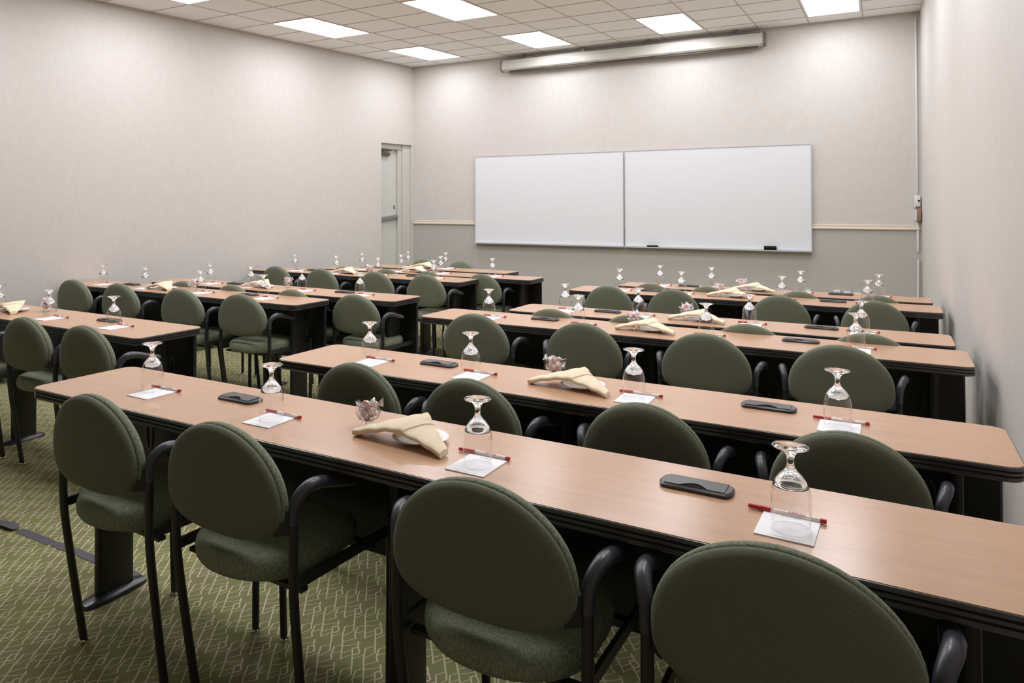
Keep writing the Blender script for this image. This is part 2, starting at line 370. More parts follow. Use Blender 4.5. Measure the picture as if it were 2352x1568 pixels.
# green carpet base along the left wall and along the far wall
bm = bmesh.new(); lwbox(bm, Y_FRONT, DY0, 0, 0.075, 0, 0.008); structure('baseboard_left', bm, MAT['greenbase'])
bm = bmesh.new(); bwbox(bm, 0.02, 5.27, 0, 0.075, 0, 0.008); structure('baseboard_back', bm, MAT['greenbase'])
# chair rail (continues behind the whiteboards)
bm = bmesh.new()
for s0, s1 in ((0.015, 5.262),):
    prof = [(0.0, 1.13), (0.016, 1.132), (0.020, 1.142), (0.016, 1.152), (0.011, 1.156), (0.013, 1.166), (0.010, 1.176), (0.0, 1.178)]
    rings(bm, [[bw(s, d, z) for d, z in prof] for s in (s0, s1)])
structure('trim_1', bm, MAT['rail'], True)
# ceiling suspension grid
ROWR = [0.29, 0.645, 1.03, 1.40, 1.79, 2.20, 2.60, 3.02, 3.45] + [3.45 + 0.425 * k for k in range(1, 17)]
def grid_pt(a, r, z):
    x = 0.7
    for _ in range(4):
        y = y_back(x) - r; x = x_left(y) + a * (x_right(y) - x_left(y))
    return Vector((x, y_back(x) - r, z))
bm = bmesh.new(); gw = 0.0045
for k in range(1, 12):
    a = k / 12
    for r0, r1 in zip([0.0] + ROWR, ROWR):
        p, q = grid_pt(a, r0, CEIL), grid_pt(a, r1, CEIL); d = Vector((gw, 0, 0))
        hexa(bm, [p - d - Vector((0, 0, .003)), p + d - Vector((0, 0, .003)), q + d - Vector((0, 0, .003)), q - d - Vector((0, 0, .003)), p - d, p + d, q + d, q - d])
for r in ROWR:
    p, q = grid_pt(0.0, r, CEIL), grid_pt(1.0, r, CEIL); d = Vector((0, gw, 0)); e = Vector((0, 0, .0032))
    hexa(bm, [p - d - e, q - d - e, q + d - e, p + d - e, p - d, q - d, q + d, p + d])
structure('trim_2', bm, MAT['grid'])
# ceiling edge moulding
bm = bmesh.new()
bwbox(bm, 0, 5.28, CEIL - 0.012, CEIL - .0001, 0, 0.02); lwbox(bm, Y_FRONT, DY1, CEIL - 0.012, CEIL - .0001, 0, 0.02)
structure('trim_3', bm, MAT['grid'])

# ceiling troffers
coln = ['against the left wall', 'left of the room middle', 'right of the room middle', 'beside the right wall']
rown = ['nearest the whiteboard wall', 'second from the whiteboard wall', 'third from the whiteboard wall', 'fourth from the whiteboard wall']
for ri, (k0, k1) in enumerate(((0, 2), (4, 6), (8, 10), (12, 14))):
    for ci, c0 in enumerate((1, 4, 7, 10)):
        r0, r1 = ROWR[k0], ROWR[k1]
        cen = (grid_pt(c0 / 12, r0, CEIL) + grid_pt((c0 + 1) / 12, r1, CEIL)) / 2
        root = empty('ceiling_light', cen)
        tag(root, 'lit white ceiling troffer, row %s, column %s' % (rown[ri], coln[ci]), 'ceiling light', 'lit rectangular ceiling lights')
        q = [grid_pt(c0 / 12, r0, 0), grid_pt((c0 + 1) / 12, r0, 0), grid_pt((c0 + 1) / 12, r1, 0), grid_pt(c0 / 12, r1, 0)]
        q = [p - Vector((cen.x, cen.y, 0)) for p in q]; g = sum(q, Vector()) / 4
        def ins(p, d): v = p - g; return g + Vector((v.x * (1 - d / abs(v.x)), v.y * (1 - d / abs(v.y)), 0))
        o_ = [ins(p, 0.004) for p in q]; i_ = [ins(p, 0.02) for p in q]
        bm = bmesh.new(); Z = lambda p, z: Vector((p.x, p.y, z))
        rr_ = [[Z(p, 0) for p in o_], [Z(p, -.006) for p in o_], [Z(p, -.006) for p in i_], [Z(p, -.001) for p in i_]]
        rings(bm, rr_, cap=(False, False)); obj('frame', bm, MAT['lampframe'], root, smooth=False)
        bm = bmesh.new(); f = bm.faces.new([bm.verts.new(Z(p, -.003)) for p in i_])
        if f.normal.z > 0: f.normal_flip()
        me = bpy.data.meshes.new('diffuser'); f.normal_update()
        if f.normal.z > 0: f.normal_flip()
        bm.to_mesh(me); bm.free(); me.materials.append(MAT['diff'])
        d = bpy.data.objects.new('diffuser', me); C.objects.link(d); d.parent = root; d['label'] = 'glowing white diffuser panel'

# ------------------------------------------------------------------ door in the left wall by the corner
bm = bmesh.new(); lwbox(bm, DY0 - .02, -1.285, 0.005, 2.05, -0.135, -0.09)
door = structure('door_1', bm, MAT['door'])
bm = bmesh.new()
lwbox(bm, -1.285, -1.225, 0, 2.112, -0.13, -0.055); lwbox(bm, -1.225, -1.10, 0, 2.112, -0.13, -0.03); lwbox(bm, -1.10, -1.0, 0, 2.112, -0.15, -0.004)
lwbox(bm, DY0 - .02, -1.10, 2.05, 2.112, -0.13, -0.045)
structure('trim_4', bm, MAT['frame'])
bm = bmesh.new(); lwbox(bm, -1.75, -0.95, 0, 2.2, -0.24, -0.17); structure('wall_behind_door', bm, MAT['frame'])
def child_of(o, par): o.parent = par; return o
bm = bmesh.new()
hexa(bm, [lw(-1.62, -.088, 1.17), lw(-1.29, -.088, 1.205), lw(-1.29, -.045, 1.205), lw(-1.62, -.045, 1.17), lw(-1.62, -.088, 1.215), lw(-1.29, -.088, 1.25), lw(-1.29, -.045, 1.25), lw(-1.62, -.045, 1.215)])
bevel(bm, .006); child_of(obj('push_bar', bm, MAT['bar']), door)['label'] = 'grey metal push bar'
bm = bmesh.new(); lwbox(bm, -1.60, -1.42, 1.965, 2.005, -.088, -.05); bevel(bm, .008)
lwbox(bm, -1.60, -1.40, 2.028, 2.04, -.07, -.045); lwbox(bm, -1.56, -1.54, 1.99, 2.03, -.06, -.045)
child_of(obj('door_closer', bm, MAT['bronze']), door)['label'] = 'bronze coloured door closer with arm'
bm = bmesh.new(); lwbox(bm, -1.325, -1.312, 1.32, 1.365, -.09, -.084); child_of(obj('door_latch_cover', bm, MAT['bronze']), door)

# ------------------------------------------------------------------ whiteboards
ZT, ZB = 1.942, 0.918
def board(s0, s1, label):
    root = empty('whiteboard', bw((s0 + s1) / 2, 0, ZB)); tag(root, label, 'whiteboard', 'pair of white boards on the far wall')
    inv = root.matrix_basis.inverted()
    def part(name, m, lst, bv=0):
        bm = bmesh.new()
        for b_ in lst: bwbox(bm, *b_)
        if bv: bevel(bm, bv)
        bm.transform(Matrix.Translation(-root.location)); return obj(name, bm, m, root, smooth=bool(bv))
    part('writing_surface', MAT['board'], [(s0 + .006, s1 - .006, ZB + .011, ZT - .006, .020, .026)])
    part('frame', MAT['alu'], [(s0, s1, ZT - .007, ZT, .020, .031), (s0, s0 + .007, ZB + .012, ZT - .007, .020, .031), (s1 - .007, s1, ZB + .012, ZT - .007, .020, .031)])
    part('marker_tray', MAT['alu'], [(s0, s1, ZB - .004, ZB + .012, .020, .032), (s0 + .004, s1 - .004, ZB - .004, ZB + .003, .032, .075), (s0 + .004, s1 - .004, ZB + .003, ZB + .008, .071, .075)])
    return root
board(0.870, 2.636, 'left-hand white dry-erase board with empty marker tray')
board(2.644, 4.414, 'right-hand white dry-erase board with two black erasers on its tray')
def eraser(s0, s1, h, label, d0=.040, d1=.068):
    root = empty('whiteboard_eraser', bw((s0 + s1) / 2, .053, ZB + .003)); tag(root, label, 'eraser')
    for nm, m, z0, z1 in (('felt_pad', MAT['dark'], 0, h * .55), ('grip', MAT['blk'], h * .55, h)):
        bm = bmesh.new(); bwbox(bm, s0, s1, ZB + .0031 + z0, ZB + .0031 + z1, d0, d1); bevel(bm, .003)
        bm.transform(Matrix.Translation(-root.location)); obj(nm, bm, m, root)
eraser(2.885, 2.995, .022, 'black felt eraser lying flat on the right whiteboard tray')
eraser(4.00, 4.11, .044, 'black felt eraser standing on edge near the right whiteboard corner', .045, .066)

# ------------------------------------------------------------------ projection screen
root = empty('projection_screen', bw(2.64, .07, 2.90)); tag(root, 'rolled-up projection screen in a long off-white casing below the ceiling', 'projection screen')
def rpart(name, m, bm, smooth=False):
    bm.transform(Matrix.Translation(-root.location)); return obj(name, bm, m, root, smooth=smooth)
prof = [(.035, 2.925), (.055, 2.908), (.105, 2.908), (.128, 2.925), (.128, 2.985), (.112, 3.028), (.045, 3.028), (.035, 3.01)]
bm = bmesh.new(); rings(bm, [[bw(s, d, z) for d, z in prof] for s in (1.262, 4.010)]); rpart('casing', MAT['casing'], bm)
for s0, s1 in ((1.250, 1.262), (4.010, 4.034)):
    prof2 = [(.030, 2.912), (.055, 2.900), (.110, 2.900), (.133, 2.918), (.133, 2.990), (.116, 3.034), (.040, 3.034), (.030, 3.015)]
    bm = bmesh.new(); rings(bm, [[bw(s, d, z) for d, z in prof2] for s in (s0, s1)]); rpart('end_cap', MAT['greymetal'], bm)
bm = bmesh.new(); bwbox(bm, 1.35, 3.965, 2.886, 2.904, .075, .10); bevel(bm, .003); rpart('bottom_bar', MAT['darkbar'], bm)
bm = bmesh.new(); bwbox(bm, 1.30, 3.98, 3.029, 3.040, .05, .10); rpart('mounting_rail', MAT['greymetal'], bm)
for s in (1.5, 2.2, 2.9, 3.75):
    bm = bmesh.new(); bwbox(bm, s, s + .03, 3.040, CEIL - .001, .06, .09); rpart('ceiling_bracket', MAT['greymetal'], bm)

# ------------------------------------------------------------------ wall fittings at the far right corner
bm = bmesh.new(); bwbox(bm, 5.240, 5.254, 1.46, CEIL - .05, 0, .014); bevel(bm, .002)
tag(obj('cable_raceway', bm, MAT['plastic']), 'upper white cable raceway running up the far right corner', 'cable raceway')
bm = bmesh.new(); bwbox(bm, 5.240, 5.256, 0.94, 1.212, 0, .014); bevel(bm, .002)
tag(obj('cable_raceway', bm, MAT['plastic']), 'short white cable raceway below the small wooden box', 'cable raceway')
bm = bmesh.new(); tube(bm, [bw(5.250, .012, .87), bw(5.246, .016, .6), bw(5.238, .018, .3)], .008, 8)
tag(obj('cable_raceway', bm, MAT['plastic']), 'lowest thin white cable tube hanging off the far right corner', 'cable raceway')
root = empty('thermostat', bw(5.25, .02, 1.34)); tag(root, 'white wall control with a round black knob in the far right corner', 'thermostat')
bm = bmesh.new(); hexa(bm, [Vector((6.012, -.97, 1.345)), Vector((6.021, -.97, 1.345)), Vector((6.021, -.90, 1.345)), Vector((6.000, -.90, 1.345)), Vector((6.012, -.97, 1.44)), Vector((6.021, -.97, 1.44)), Vector((6.021, -.90, 1.44)), Vector((6.000, -.90, 1.44))])
bm.free()
bm = bmesh.new(); bwbox(bm, 5.235, 5.268, 1.345, 1.44, .0, .045); bevel(bm, .003); bm.transform(Matrix.Translation(-root.location)); obj('housing', bm, MAT['plastic'], root)
bm = bmesh.new(); bwbox(bm, 5.222, 5.236, 1.335, 1.445, .004, .035); bevel(bm, .003); bm.transform(Matrix.Translation(-root.location)); obj('side_cover', bm, MAT['plastic'], root)
bm = bmesh.new(); lathe(bm, [(.008, 0), (.008, .006), (.006, .008)], 16); bm.transform(Matrix.Rotation(PI / 2, 4, 'X')); bm.transform(Matrix.Translation(bw(5.256, .046, 1.395) - root.location)); obj('knob', bm, MAT['dark'], root)
root = empty('wall_box', bw(5.25, .02, 1.215)); tag(root, 'small brown wooden box with pale side panel in the far right corner', 'wooden box')
bm = bmesh.new(); bwbox(bm, 5.238, 5.272, 1.215, 1.318, .0, .07); bevel(bm, .002); bm.transform(Matrix.Translation(-root.location)); obj('box_body', bm, MAT['wood'], root)
bm = bmesh.new(); bwbox(bm, 5.229, 5.238, 1.217, 1.316, .0, .06); bm.transform(Matrix.Translation(-root.location)); obj('side_panel', bm, MAT['plastic'], root, smooth=False)
for s0, s1, z1, lab in ((4.352, 4.398, .555, 'leftmost small white socket plate low on the whiteboard wall'), (4.588, 4.642, .565, 'wide white socket plate, second from left, low on whiteboard wall'),
                        (4.669, 4.726, .555, 'grey-faced socket plate, third from left, low on whiteboard wall'), (4.753, 4.810, .550, 'rightmost small white socket plate low on the whiteboard wall')):
    root = empty('wall_socket', bw((s0 + s1) / 2, 0, .49)); tag(root, lab, 'wall socket', 'socket plates on the far wall')
    bm = bmesh.new(); bwbox(bm, s0, s1, .47, z1, .0, .03); bevel(bm, .003); bm.transform(Matrix.Translation(-root.location)); obj('socket_box', bm, MAT['plastic'], root)
    bm = bmesh.new(); bwbox(bm, s0 + .008, s1 - .008, .48, z1 - .016, .03, .0312); bm.transform(Matrix.Translation(-root.location)); obj('socket_face', bm, MAT['alu'], root, smooth=False)

# ------------------------------------------------------------------ tape on the carpet
def tape(name, pts, w, label, curl=False):
    bm = bmesh.new(); rs = []
    N = 26
    for i in range(N + 1):
        t = i / N; x = pts[0][0] + (pts[1][0] - pts[0][0]) * t; y = pts[0][1] + (pts[1][1] - pts[0][1]) * t
        j1, j2 = random.uniform(-.003, .003), random.uniform(-.003, .003)
        if i in (0, N): j1 -= .006; j2 -= .008
        z = .0018
        if curl and t > .82: z = .0018 + .014 * math.sin((t - .82) / .18 * PI * .8)
        rs.append([(x, y - w / 2 - j1, z - .001), (x + random.uniform(-.002, .002), y + w / 2 + j2, z - .001), (x, y + w / 2 + j2, z), (x, y - w / 2 - j1, z)])
    rings(bm, rs); return tag(obj(name, bm, MAT['tape'], smooth=False), label, 'tape', 'strips of grey tape on the carpet')
tape('floor_tape', [(1.9, -7.085), (2.665, -7.062)], .046, 'strip of grey floor tape with curled end at the left frame edge', True)
tape('floor_tape', [(2.675, -7.056), (2.90, -7.05)], .042, 'short torn strip of grey floor tape in the middle of the line')
tape('floor_tape', [(2.905, -7.048), (3.42, -7.036)], .040, 'strip of grey floor tape running up to the front table leg')

# ------------------------------------------------------------------ training tables
TAB = dict(
    R1=(3.275, 6.03, -7.36, .400), R2=(3.66, 6.03, -6.575, .388), R3=(3.53, 6.04, -5.30, .385), R4=(3.845, 6.01, -4.82, .350), R5=(3.765, 6.03, -3.635, .370), R6=(3.98, 6.00, -3.15, .330),
    L1=(0.20, 2.795, -6.58, .400), L2=(0.14, 2.635, -5.325, .360), L3=(0.62, 3.055, -4.85, .350), L4=(0.50, 2.83, -3.595, .370), L5=(1.0, 3.245, -3.135, .320), L6=(1.19, 2.81, -2.70, .320))
TN = dict(R1='the nearest table', R2='the second right-hand table', R3='the third right-hand table', R4='the fourth right-hand table', R5='the fifth right-hand table', R6='the farthest right-hand table',
          L1='the nearest left-hand table', L2='the second left-hand table', L3='the third left-hand table', L4='the fourth left-hand table', L5='the fifth left-hand table', L6='the farthest left-hand table')
TLAB = dict(R1='beech-topped training table nearest the camera, crossing the foreground', R2='beech-topped training table right behind the nearest table', R3='third beech-topped training table along the right wall',
            R4='fourth beech-topped training table along the right wall', R5='fifth beech-topped training table along the right wall', R6='farthest beech-topped training table on the right, before the wall sockets',
            L1='nearest beech-topped training table of the left block, cut by the frame', L2='second beech-topped training table of the left block, touching the left wall',
            L3='third beech-topped training table of the left block', L4='fourth beech-topped training table of the left block', L5='fifth beech-topped training table of the left block',
            L6='farthest beech-topped training table, close to the door')
def build_table(key):
    x0, x1, y0, d = TAB[key]; L = x1 - x0; cx, cy = (x0 + x1) / 2, y0 + d / 2
    root = empty('training_table', (cx, cy, 0)); tag(root, TLAB[key], 'table', 'rows of beech-topped training tables')
    hx, hy = L / 2, d / 2
    bm = bmesh.new(); prism(bm, rrect(-hx + .010, hx - .010, -hy + .010, hy - .010, .034, 8), .702, .7352); prism(bm, rrect(-hx + .003, hx - .003, -hy + .003, hy - .003, .038, 8), .7352, TOP_Z)
    obj('tabletop', bm, MAT['top'], root, smooth=True, angle=30)
    prof = [(.0035, .7362), (.0005, .7350), (0, .7335), (0, .7270), (.0058, .7256), (.0058, .7248), (0, .7222), (0, .7160), (.0058, .7146), (.0058, .7138), (0, .7112), (0, .7045), (.004, .7005), (.0085, .6995), (.0085, .7350)]
    bm = bmesh.new(); rs = []
    for ins_, z in prof:
        rs.append([(x, y, z) for x, y in rrect(-hx + ins_, hx - ins_, -hy + ins_, hy - ins_, .04 - ins_, 8)])
    rings(bm, rs, cap=(False, False)); bm_faces = None
    obj('edge_trim', bm, MAT['trim'], root, angle=25)['label'] = 'ribbed black edge trim'
    lx = [-hx + .18, .035, hx - .16] if key == 'R1' else ([-hx + .13, 0.0, hx - .13] if L > 2.0 else [-hx + .13, hx - .13])
    for x in lx:
        bm = bmesh.new(); prism(bm, rrect(x - .017, x + .017, -.068, .068, .012, 4), .018, .701)
        prism(bm, rrect(x - .0145, x + .0145, .050, .0715, .006, 3), .018, .701)
        leg = obj('leg', bm, MAT['blk'], root); leg['label'] = 'flat black pedestal leg'
        bm = bmesh.new(); rs = []
        for k in range(13):
            t = -1 + 2 * k / 12; y = t * .118; w = .044 * (1 - .28 * t * t) * (1 if abs(t) < .99 else .8); h = .026 * (1 - .45 * t * t)
            rs.append([(x + w * math.cos(a), y, max(0.0005, h * max(0, math.sin(a)) ** .8) if math.sin(a) > 1e-6 else .0005) for a in [PI * j / 10 for j in range(11)]])
        rings(bm, rs, closed=True); f = obj('foot', bm, MAT['foot'], leg, angle=50); f['label'] = 'low dark grey domed foot'
    # modesty panel below the far edge
    px0, px1 = -hx + .02, hx - .02; py = hy - .045
    bm = bmesh.new(); poly = rrect(px0, px1, .335, .80, .03, 5); poly = [(x, min(z, .700)) for x, z in poly]
    rings(bm, [[(x, py - .006, z) for x, z in poly], [(x, py + .006, z) for x, z in poly]])
    mp = obj('modesty_panel', bm, MAT['blk'], root, smooth=False); mp['label'] = 'black modesty panel below the far edge'
    for sx in (px0 + .16, px1 - .16):
        bm = bmesh.new(); P = [(sx + .016 * math.cos(a), py - .008, .52 + .055 * math.sin(a)) for a in [2 * PI * k / 20 for k in range(20)]]
        tube(bm, P + [P[0]], .0035, 6, smooth=False); obj('cable_slot_rim', bm, MAT['trim'], mp)
    for sx in (px0, px1):
        bm = bmesh.new(); tube(bm, [(sx, py + .002, .36), (sx, py + .002, .675), (sx - math.copysign(.006, sx), py, .698)], .0085, 8)
        obj('edge_strip', bm, MAT['blkgloss'], mp)
    return root
for k in TAB: build_table(k)

# ------------------------------------------------------------------ chairs
def back_outline(s=1.0, n=56):
    out = []
    for k in range(n):
        t = 2 * PI * k / n
        if math.sin(t) >= 0: x, z = superell(.2, 1.97, t); z *= .174
        else: x, z = superell(.2, 2.9, t); z *= .096
        out.append((x * s, z * s))
    return out
def make_chair():
    root = empty('meeting_chair', (0, 0, 0))
    # rear shell of the back, slightly dished, leaning back
    def yoff(x, z): return -.014 * (1 - (x / .2) ** 2) - .10 * z * .55
    ZC = .641
    def panel(prof):
        bm = bmesh.new(); rs = []
        for s, y in prof: rs.append([(x, y - .032 + yoff(x, z), ZC + z) for x, z in back_outline(s)])
        rings(bm, rs); return bm
    b = obj('backrest', panel([(.04, -.024), (.5, -.0235), (.8, -.021), (.93, -.017), (.982, -.010), (.995, -.002), (.985, .003), (.90, .004)]), MAT['shell'], root, angle=60)
    b['label'] = 'smooth olive green rear shell of the back'
    c = obj('back_cushion', panel([(.90, .004), (.985, .006), (1.0, .010), (1.0, .021), (.978, .031), (.90, .037), (.7, .040), (.3, .041), (.05, .041)]), MAT['pad'], root, angle=60)
    c['label'] = 'patterned green front cushion of the back'
    # seat
    def seat_o(s, n=48):
        out = []
        for k in range(n):
            t = 2 * PI * k / n
            if math.sin(t) >= 0: x, y = superell(.188, 3.6, t); y *= .235
            else: x, y = superell(.188, 2.15, t); y *= .165
            out.append((x * s, .115 + y * s))
        return out
    bm = bmesh.new(); rings(bm, [[(x, y, z + .010) for x, y in seat_o(s)] for s, z in [(.86, .428), (.95, .431), (.99, .442), (1.0, .455), (.99, .470), (.955, .482), (.88, .489), (.7, .491), (.35, .488), (.05, .487)]])
    obj('seat', bm, MAT['pad'], root, angle=60)
    bm = bmesh.new()
    for s in (-1, 1):
        hexa(bm, [(s * .201, .0, .438), (s * .212, .0, .438), (s * .214, .385, .432), (s * .203, .385, .432), (s * .201, .0, .464), (s * .212, .0, .464), (s * .214, .385, .458), (s * .203, .385, .458)])
    for y in (.045, .32): box(bm, -.204, .204, y - .012, y + .012, .418, .4285)
    obj('seat_frame', bm, MAT['tube'], root, smooth=False)
    for s in (-1, 1):
        bm = bmesh.new(); tube(bm, [(s * .199, .058, .006), (s * .203, .038, .14), (s * .207, .018, .28), (s * .211, .001, .41), (s * .213, -.004, .50), (s * .2135, -.004, .605)], .0120, 12)
        leg = obj('leg', bm, MAT['tube'], root)
        bm = bmesh.new(); lathe(bm, [(.0135, 0), (.0155, .003), (.0155, .008), (.013, .011)], 14, loc=(s * .199, .059, 0)); obj('foot_glide', bm, MAT['chrome'], leg)
        bm = bmesh.new(); tube(bm, [(s * .203, .395, .006), (s * .209, .390, .30), (s * .212, .386, .42), (s * .2135, .384, .487)], .0115, 12)
        leg = obj('leg', bm, MAT['tube'], root)
        bm = bmesh.new(); lathe(bm, [(.0125, 0), (.0145, .003), (.0145, .008), (.012, .011)], 14, loc=(s * .203, .395, 0)); obj('foot_glide', bm, MAT['chrome'], leg)
        bm = bmesh.new(); tube(bm, [(s * .214, -.004, .600), (s * .2145, -.004, .636), (s * .220, .006, .664), (s * .230, .032, .683), (s * .235, .070, .682), (s * .235, .12, .668), (s * .233, .17, .654), (s * .231, .20, .646), (s * .231, .207, .643)],
                               [.0128, .0132, .0146, .0162, .0160, .0150, .0145, .0125, .004], 14, 4)
        obj('armrest', bm, MAT['arm'], root)['label'] = 'curved dark grey plastic armrest'
        bm = bmesh.new(); hexa(bm, [(s * .180, -.036, .575), (s * .206, -.012, .575), (s * .206, .004, .575), (s * .180, -.016, .575), (s * .180, -.038, .640), (s * .206, -.012, .632), (s * .206, .004, .632), (s * .180, -.018, .640)])
        obj('back_bracket', bm, MAT['tube'], root, smooth=False)
    return root
chair0 = make_chair(); bpy.context.view_layer.update(); first = [True]
def kids_snapshot(o):
    KIDS[o.name] = list(o.children)
    for k in o.children: kids_snapshot(k)
kids_snapshot(chair0)
def place(proto, flag, loc, rz, label, cat, group, scale=None):
    o = proto if flag[0] else copy_tree(proto); flag[0] = False
    o.location = loc; o.rotation_euler = (0, 0, rz)
    if scale: o.scale = scale
    return tag(o, label, cat, group)
pos_words = {4: ['leftmost of four', 'second from left of four', 'third from left of four', 'rightmost of four'], 3: ['leftmost of three', 'middle one of three', 'rightmost of three'], 2: ['left one of two', 'right one of two'], 1: ['single one']}
CH = dict(R1=([3.826, 4.348, 5.068, 5.604], -.090, 1.0), R2=([4.161, 4.617, 5.171, 5.668], -.085, .88), R3=([3.954, 4.531, 5.083, 5.593], -.085, .93), R4=([4.165, 4.611, 5.178, 5.68], -.052, .93), R5=([4.111, 4.549, 5.191, 5.690], -.085, .86), R6=([4.263, 4.664, 5.25, 5.70], -.050, .86),
          L1=([1.52, 2.093, 2.587], -.09, .98), L2=([0.513, 1.070, 1.731, 2.293], -.085, 1.0), L3=([1.152, 1.675, 2.264, 2.809], -.052, .93), L4=([0.952, 1.491, 2.088, 2.587], -.085, .90), L5=([1.358, 1.856, 2.30, 2.84], -.050, .88))
for k, (xs, dy, sx) in CH.items():
    for i, x in enumerate(xs):
        rz = {('R1', 0): -.035, ('R1', 1): -.02}.get((k, i), random.uniform(-.015, .015))
        place(chair0, first, (x, TAB[k][2] + dy, 0), rz, 'green fabric armchair at %s, %s' % (TN[k], pos_words[len(xs)][i]), 'chair', 'green armchairs tucked under the tables', (sx, 1, {'R1': 1.0, 'R4': .955, 'R6': .955, 'L3': .955, 'L5': .955}.get(k, .982)))
for i, x in enumerate((1.60, 2.06)):
    place(chair0, first, (x, -2.215, 0), PI, 'green armchair facing the camera behind the farthest left-hand table, %s' % pos_words[2][i], 'chair', 'green armchairs behind the farthest table', (.85, 1, .98))

# ------------------------------------------------------------------ place settings
TZ = TOP_Z
def make_goblet():
    root = empty('water_goblet', (0, 0, 0))
    R = [(.0338, .0006), (.0343, .012), (.0352, .030), (.0355, .048), (.0345, .066), (.0318, .080), (.0268, .092), (.0195, .102), (.0125, .109), (.0088, .114)]
    bm = bmesh.new(); lathe(bm, R, 40, cap=(False, False)); tube(bm, [(.0338 * math.cos(2 * PI * k / 40), .0338 * math.sin(2 * PI * k / 40), .0009) for k in range(41)], .0008, 6, smooth=False); obj('bowl', bm, MAT['thin'], root, angle=80)['label'] = 'thin clear upturned bowl'
    bm = bmesh.new()
    prof = [(.0312, .0805), (.0265, .0905), (.0195, .1005), (.0122, .1085), (.0082, .115), (.0066, .122), (.0064, .130), (.0075, .137), (.0110, .1435), (.018, .1490), (.027, .1525), (.0322, .1540), (.0329, .1552), (.032, .1564), (.020, .1572), (.008, .1575), (.001, .1575)]
    inner = [(.001, .107), (.008, .1045), (.015, .0985), (.022, .0905), (.028, .0815)]
    lathe(bm, inner + prof, 40); obj('stem', bm, MAT['glass'], root, angle=80)['label'] = 'thick clear stem and foot'
    return root
gob0 = make_goblet()
def make_pad():
    root = empty('notepad', (0, 0, 0)); bm = bmesh.new(); box(bm, -.0505, .0505, -.061, .061, 0, .0022)
    obj('paper_sheets', bm, MAT['paper'], root, smooth=False)
    t = bpy.data.objects.new('lettering', text_mesh('RAMADA', .0085)); C.objects.link(t); t.parent = root; t.location = (0, .049, .0023)
    if not t.data.materials: t.data.materials.append(MAT['print_grey'])
    bm = bmesh.new(); box(bm, -.034, .034, -.0525, -.0519, .0021, .00232); box(bm, -.027, .027, -.0552, -.0547, .0021, .00232); obj('address_line', bm, MAT['print_grey'], root, smooth=False)
    return root
pad0 = make_pad()
def make_pen():
    root = empty('pen', (0, 0, 0)); Rx = Matrix.Rotation(PI / 2, 4, 'Y')
    def cyl(name, prof, m):
        bm = bmesh.new(); lathe(bm, prof, 14); bm.transform(Rx); bm.transform(Matrix.Translation((0, 0, .0054))); return obj(name, bm, m, root)
    cyl('barrel', [(.0045, -.028), (.0046, -.026), (.0046, .060)], MAT['white'])['label'] = 'white barrel'
    cyl('cap', [(.002, -.072), (.0040, -.0715), (.0053, -.040), (.0053, -.026), (.0047, -.0255)], MAT['red'])['label'] = 'red cap'
    cyl('end_plug', [(.0048, .0585), (.0048, .0685), (.0036, .0690)], MAT['red'])['label'] = 'red end plug'
    me = bpy.data.meshes.new_from_object(bpy.data.objects.new('tmp', text_mesh('RAMADA', .0075))); me.name = 'pen_lettering'; me.materials.clear(); me.materials.append(MAT['redprint'])
    t = bpy.data.objects.new('lettering', me); C.objects.link(t); t.parent = root; t.location = (.018, -.0027, .0054 + .0039); t.rotation_euler = (math.radians(35), 0, 0)
    return root
pen0 = make_pen()
bpy.context.view_layer.update()
for o in (gob0, pad0, pen0): kids_snapshot(o)
fg, fp, fn = [True], [True], [True]
SET = dict(
    R1=[(3.671, -7.169), (4.247, -7.205), (4.929, -7.223), (5.597, -7.215)], R2=[4.028, 4.479, 5.069, 5.636], R3=[3.899, 4.412, 5.036, 5.641], R4=[4.154, 4.583, 5.153, 5.649],
    R5=[4.108, 4.543, 5.175, 5.651], R6=[4.273, 4.649, 5.241, 5.706], L1=[1.336, 1.85, 2.416], L2=[0.489, 1.008, 1.613, 2.228], L3=[1.183, 1.631, 2.145, 2.673], L4=[0.945, 1.451, 1.921, 2.501],
    L5=[1.402, 1.861, 2.297, 2.825], L6=[1.624, 2.066])
PADX = {('R1', 0): (3.707, -7.194), ('R1', 1): (4.248, -7.213), ('R1', 2): (4.927, -7.226), ('R1', 3): (5.591, -7.212)}
PENX = {('R1', 0): (3.702, -7.137, .02), ('R1', 1): (4.248, -7.155, -.045), ('R1', 2): (4.912, -7.156, -.015), ('R1', 3): (5.584, -7.152, -.045)}
for k, lst in SET.items():
    n_ = len(lst)
    for i, g in enumerate(lst):
        y0 = TAB[k][2]
        gx, gy = g if isinstance(g, tuple) else (g + 0, y0 + (.145 if k != 'L6' else .19))
        w = pos_words[n_][i]
        place(gob0, fg, (gx, gy, TZ + .0024), random.uniform(0, 6), 'upside-down clear goblet on %s, %s' % (TN[k], w), 'glass', 'upturned goblets on the notepads')
        px, py = PADX.get((k, i), (gx + .004, gy - .004))
        place(pad0, fp, (px, py, TZ + .0002), random.uniform(-.03, .03), 'white notepad under a goblet on %s, %s' % (TN[k], w), 'notepad', 'white notepads under the goblets')
        qx, qy, qa = PENX.get((k, i), (gx + .006, gy + .064, random.uniform(-.05, .02)))
        place(pen0, fn, (qx, qy, TZ + .0002), qa, 'red-capped white pen behind a notepad on %s, %s' % (TN[k], w), 'pen', 'red and white pens behind the notepads')

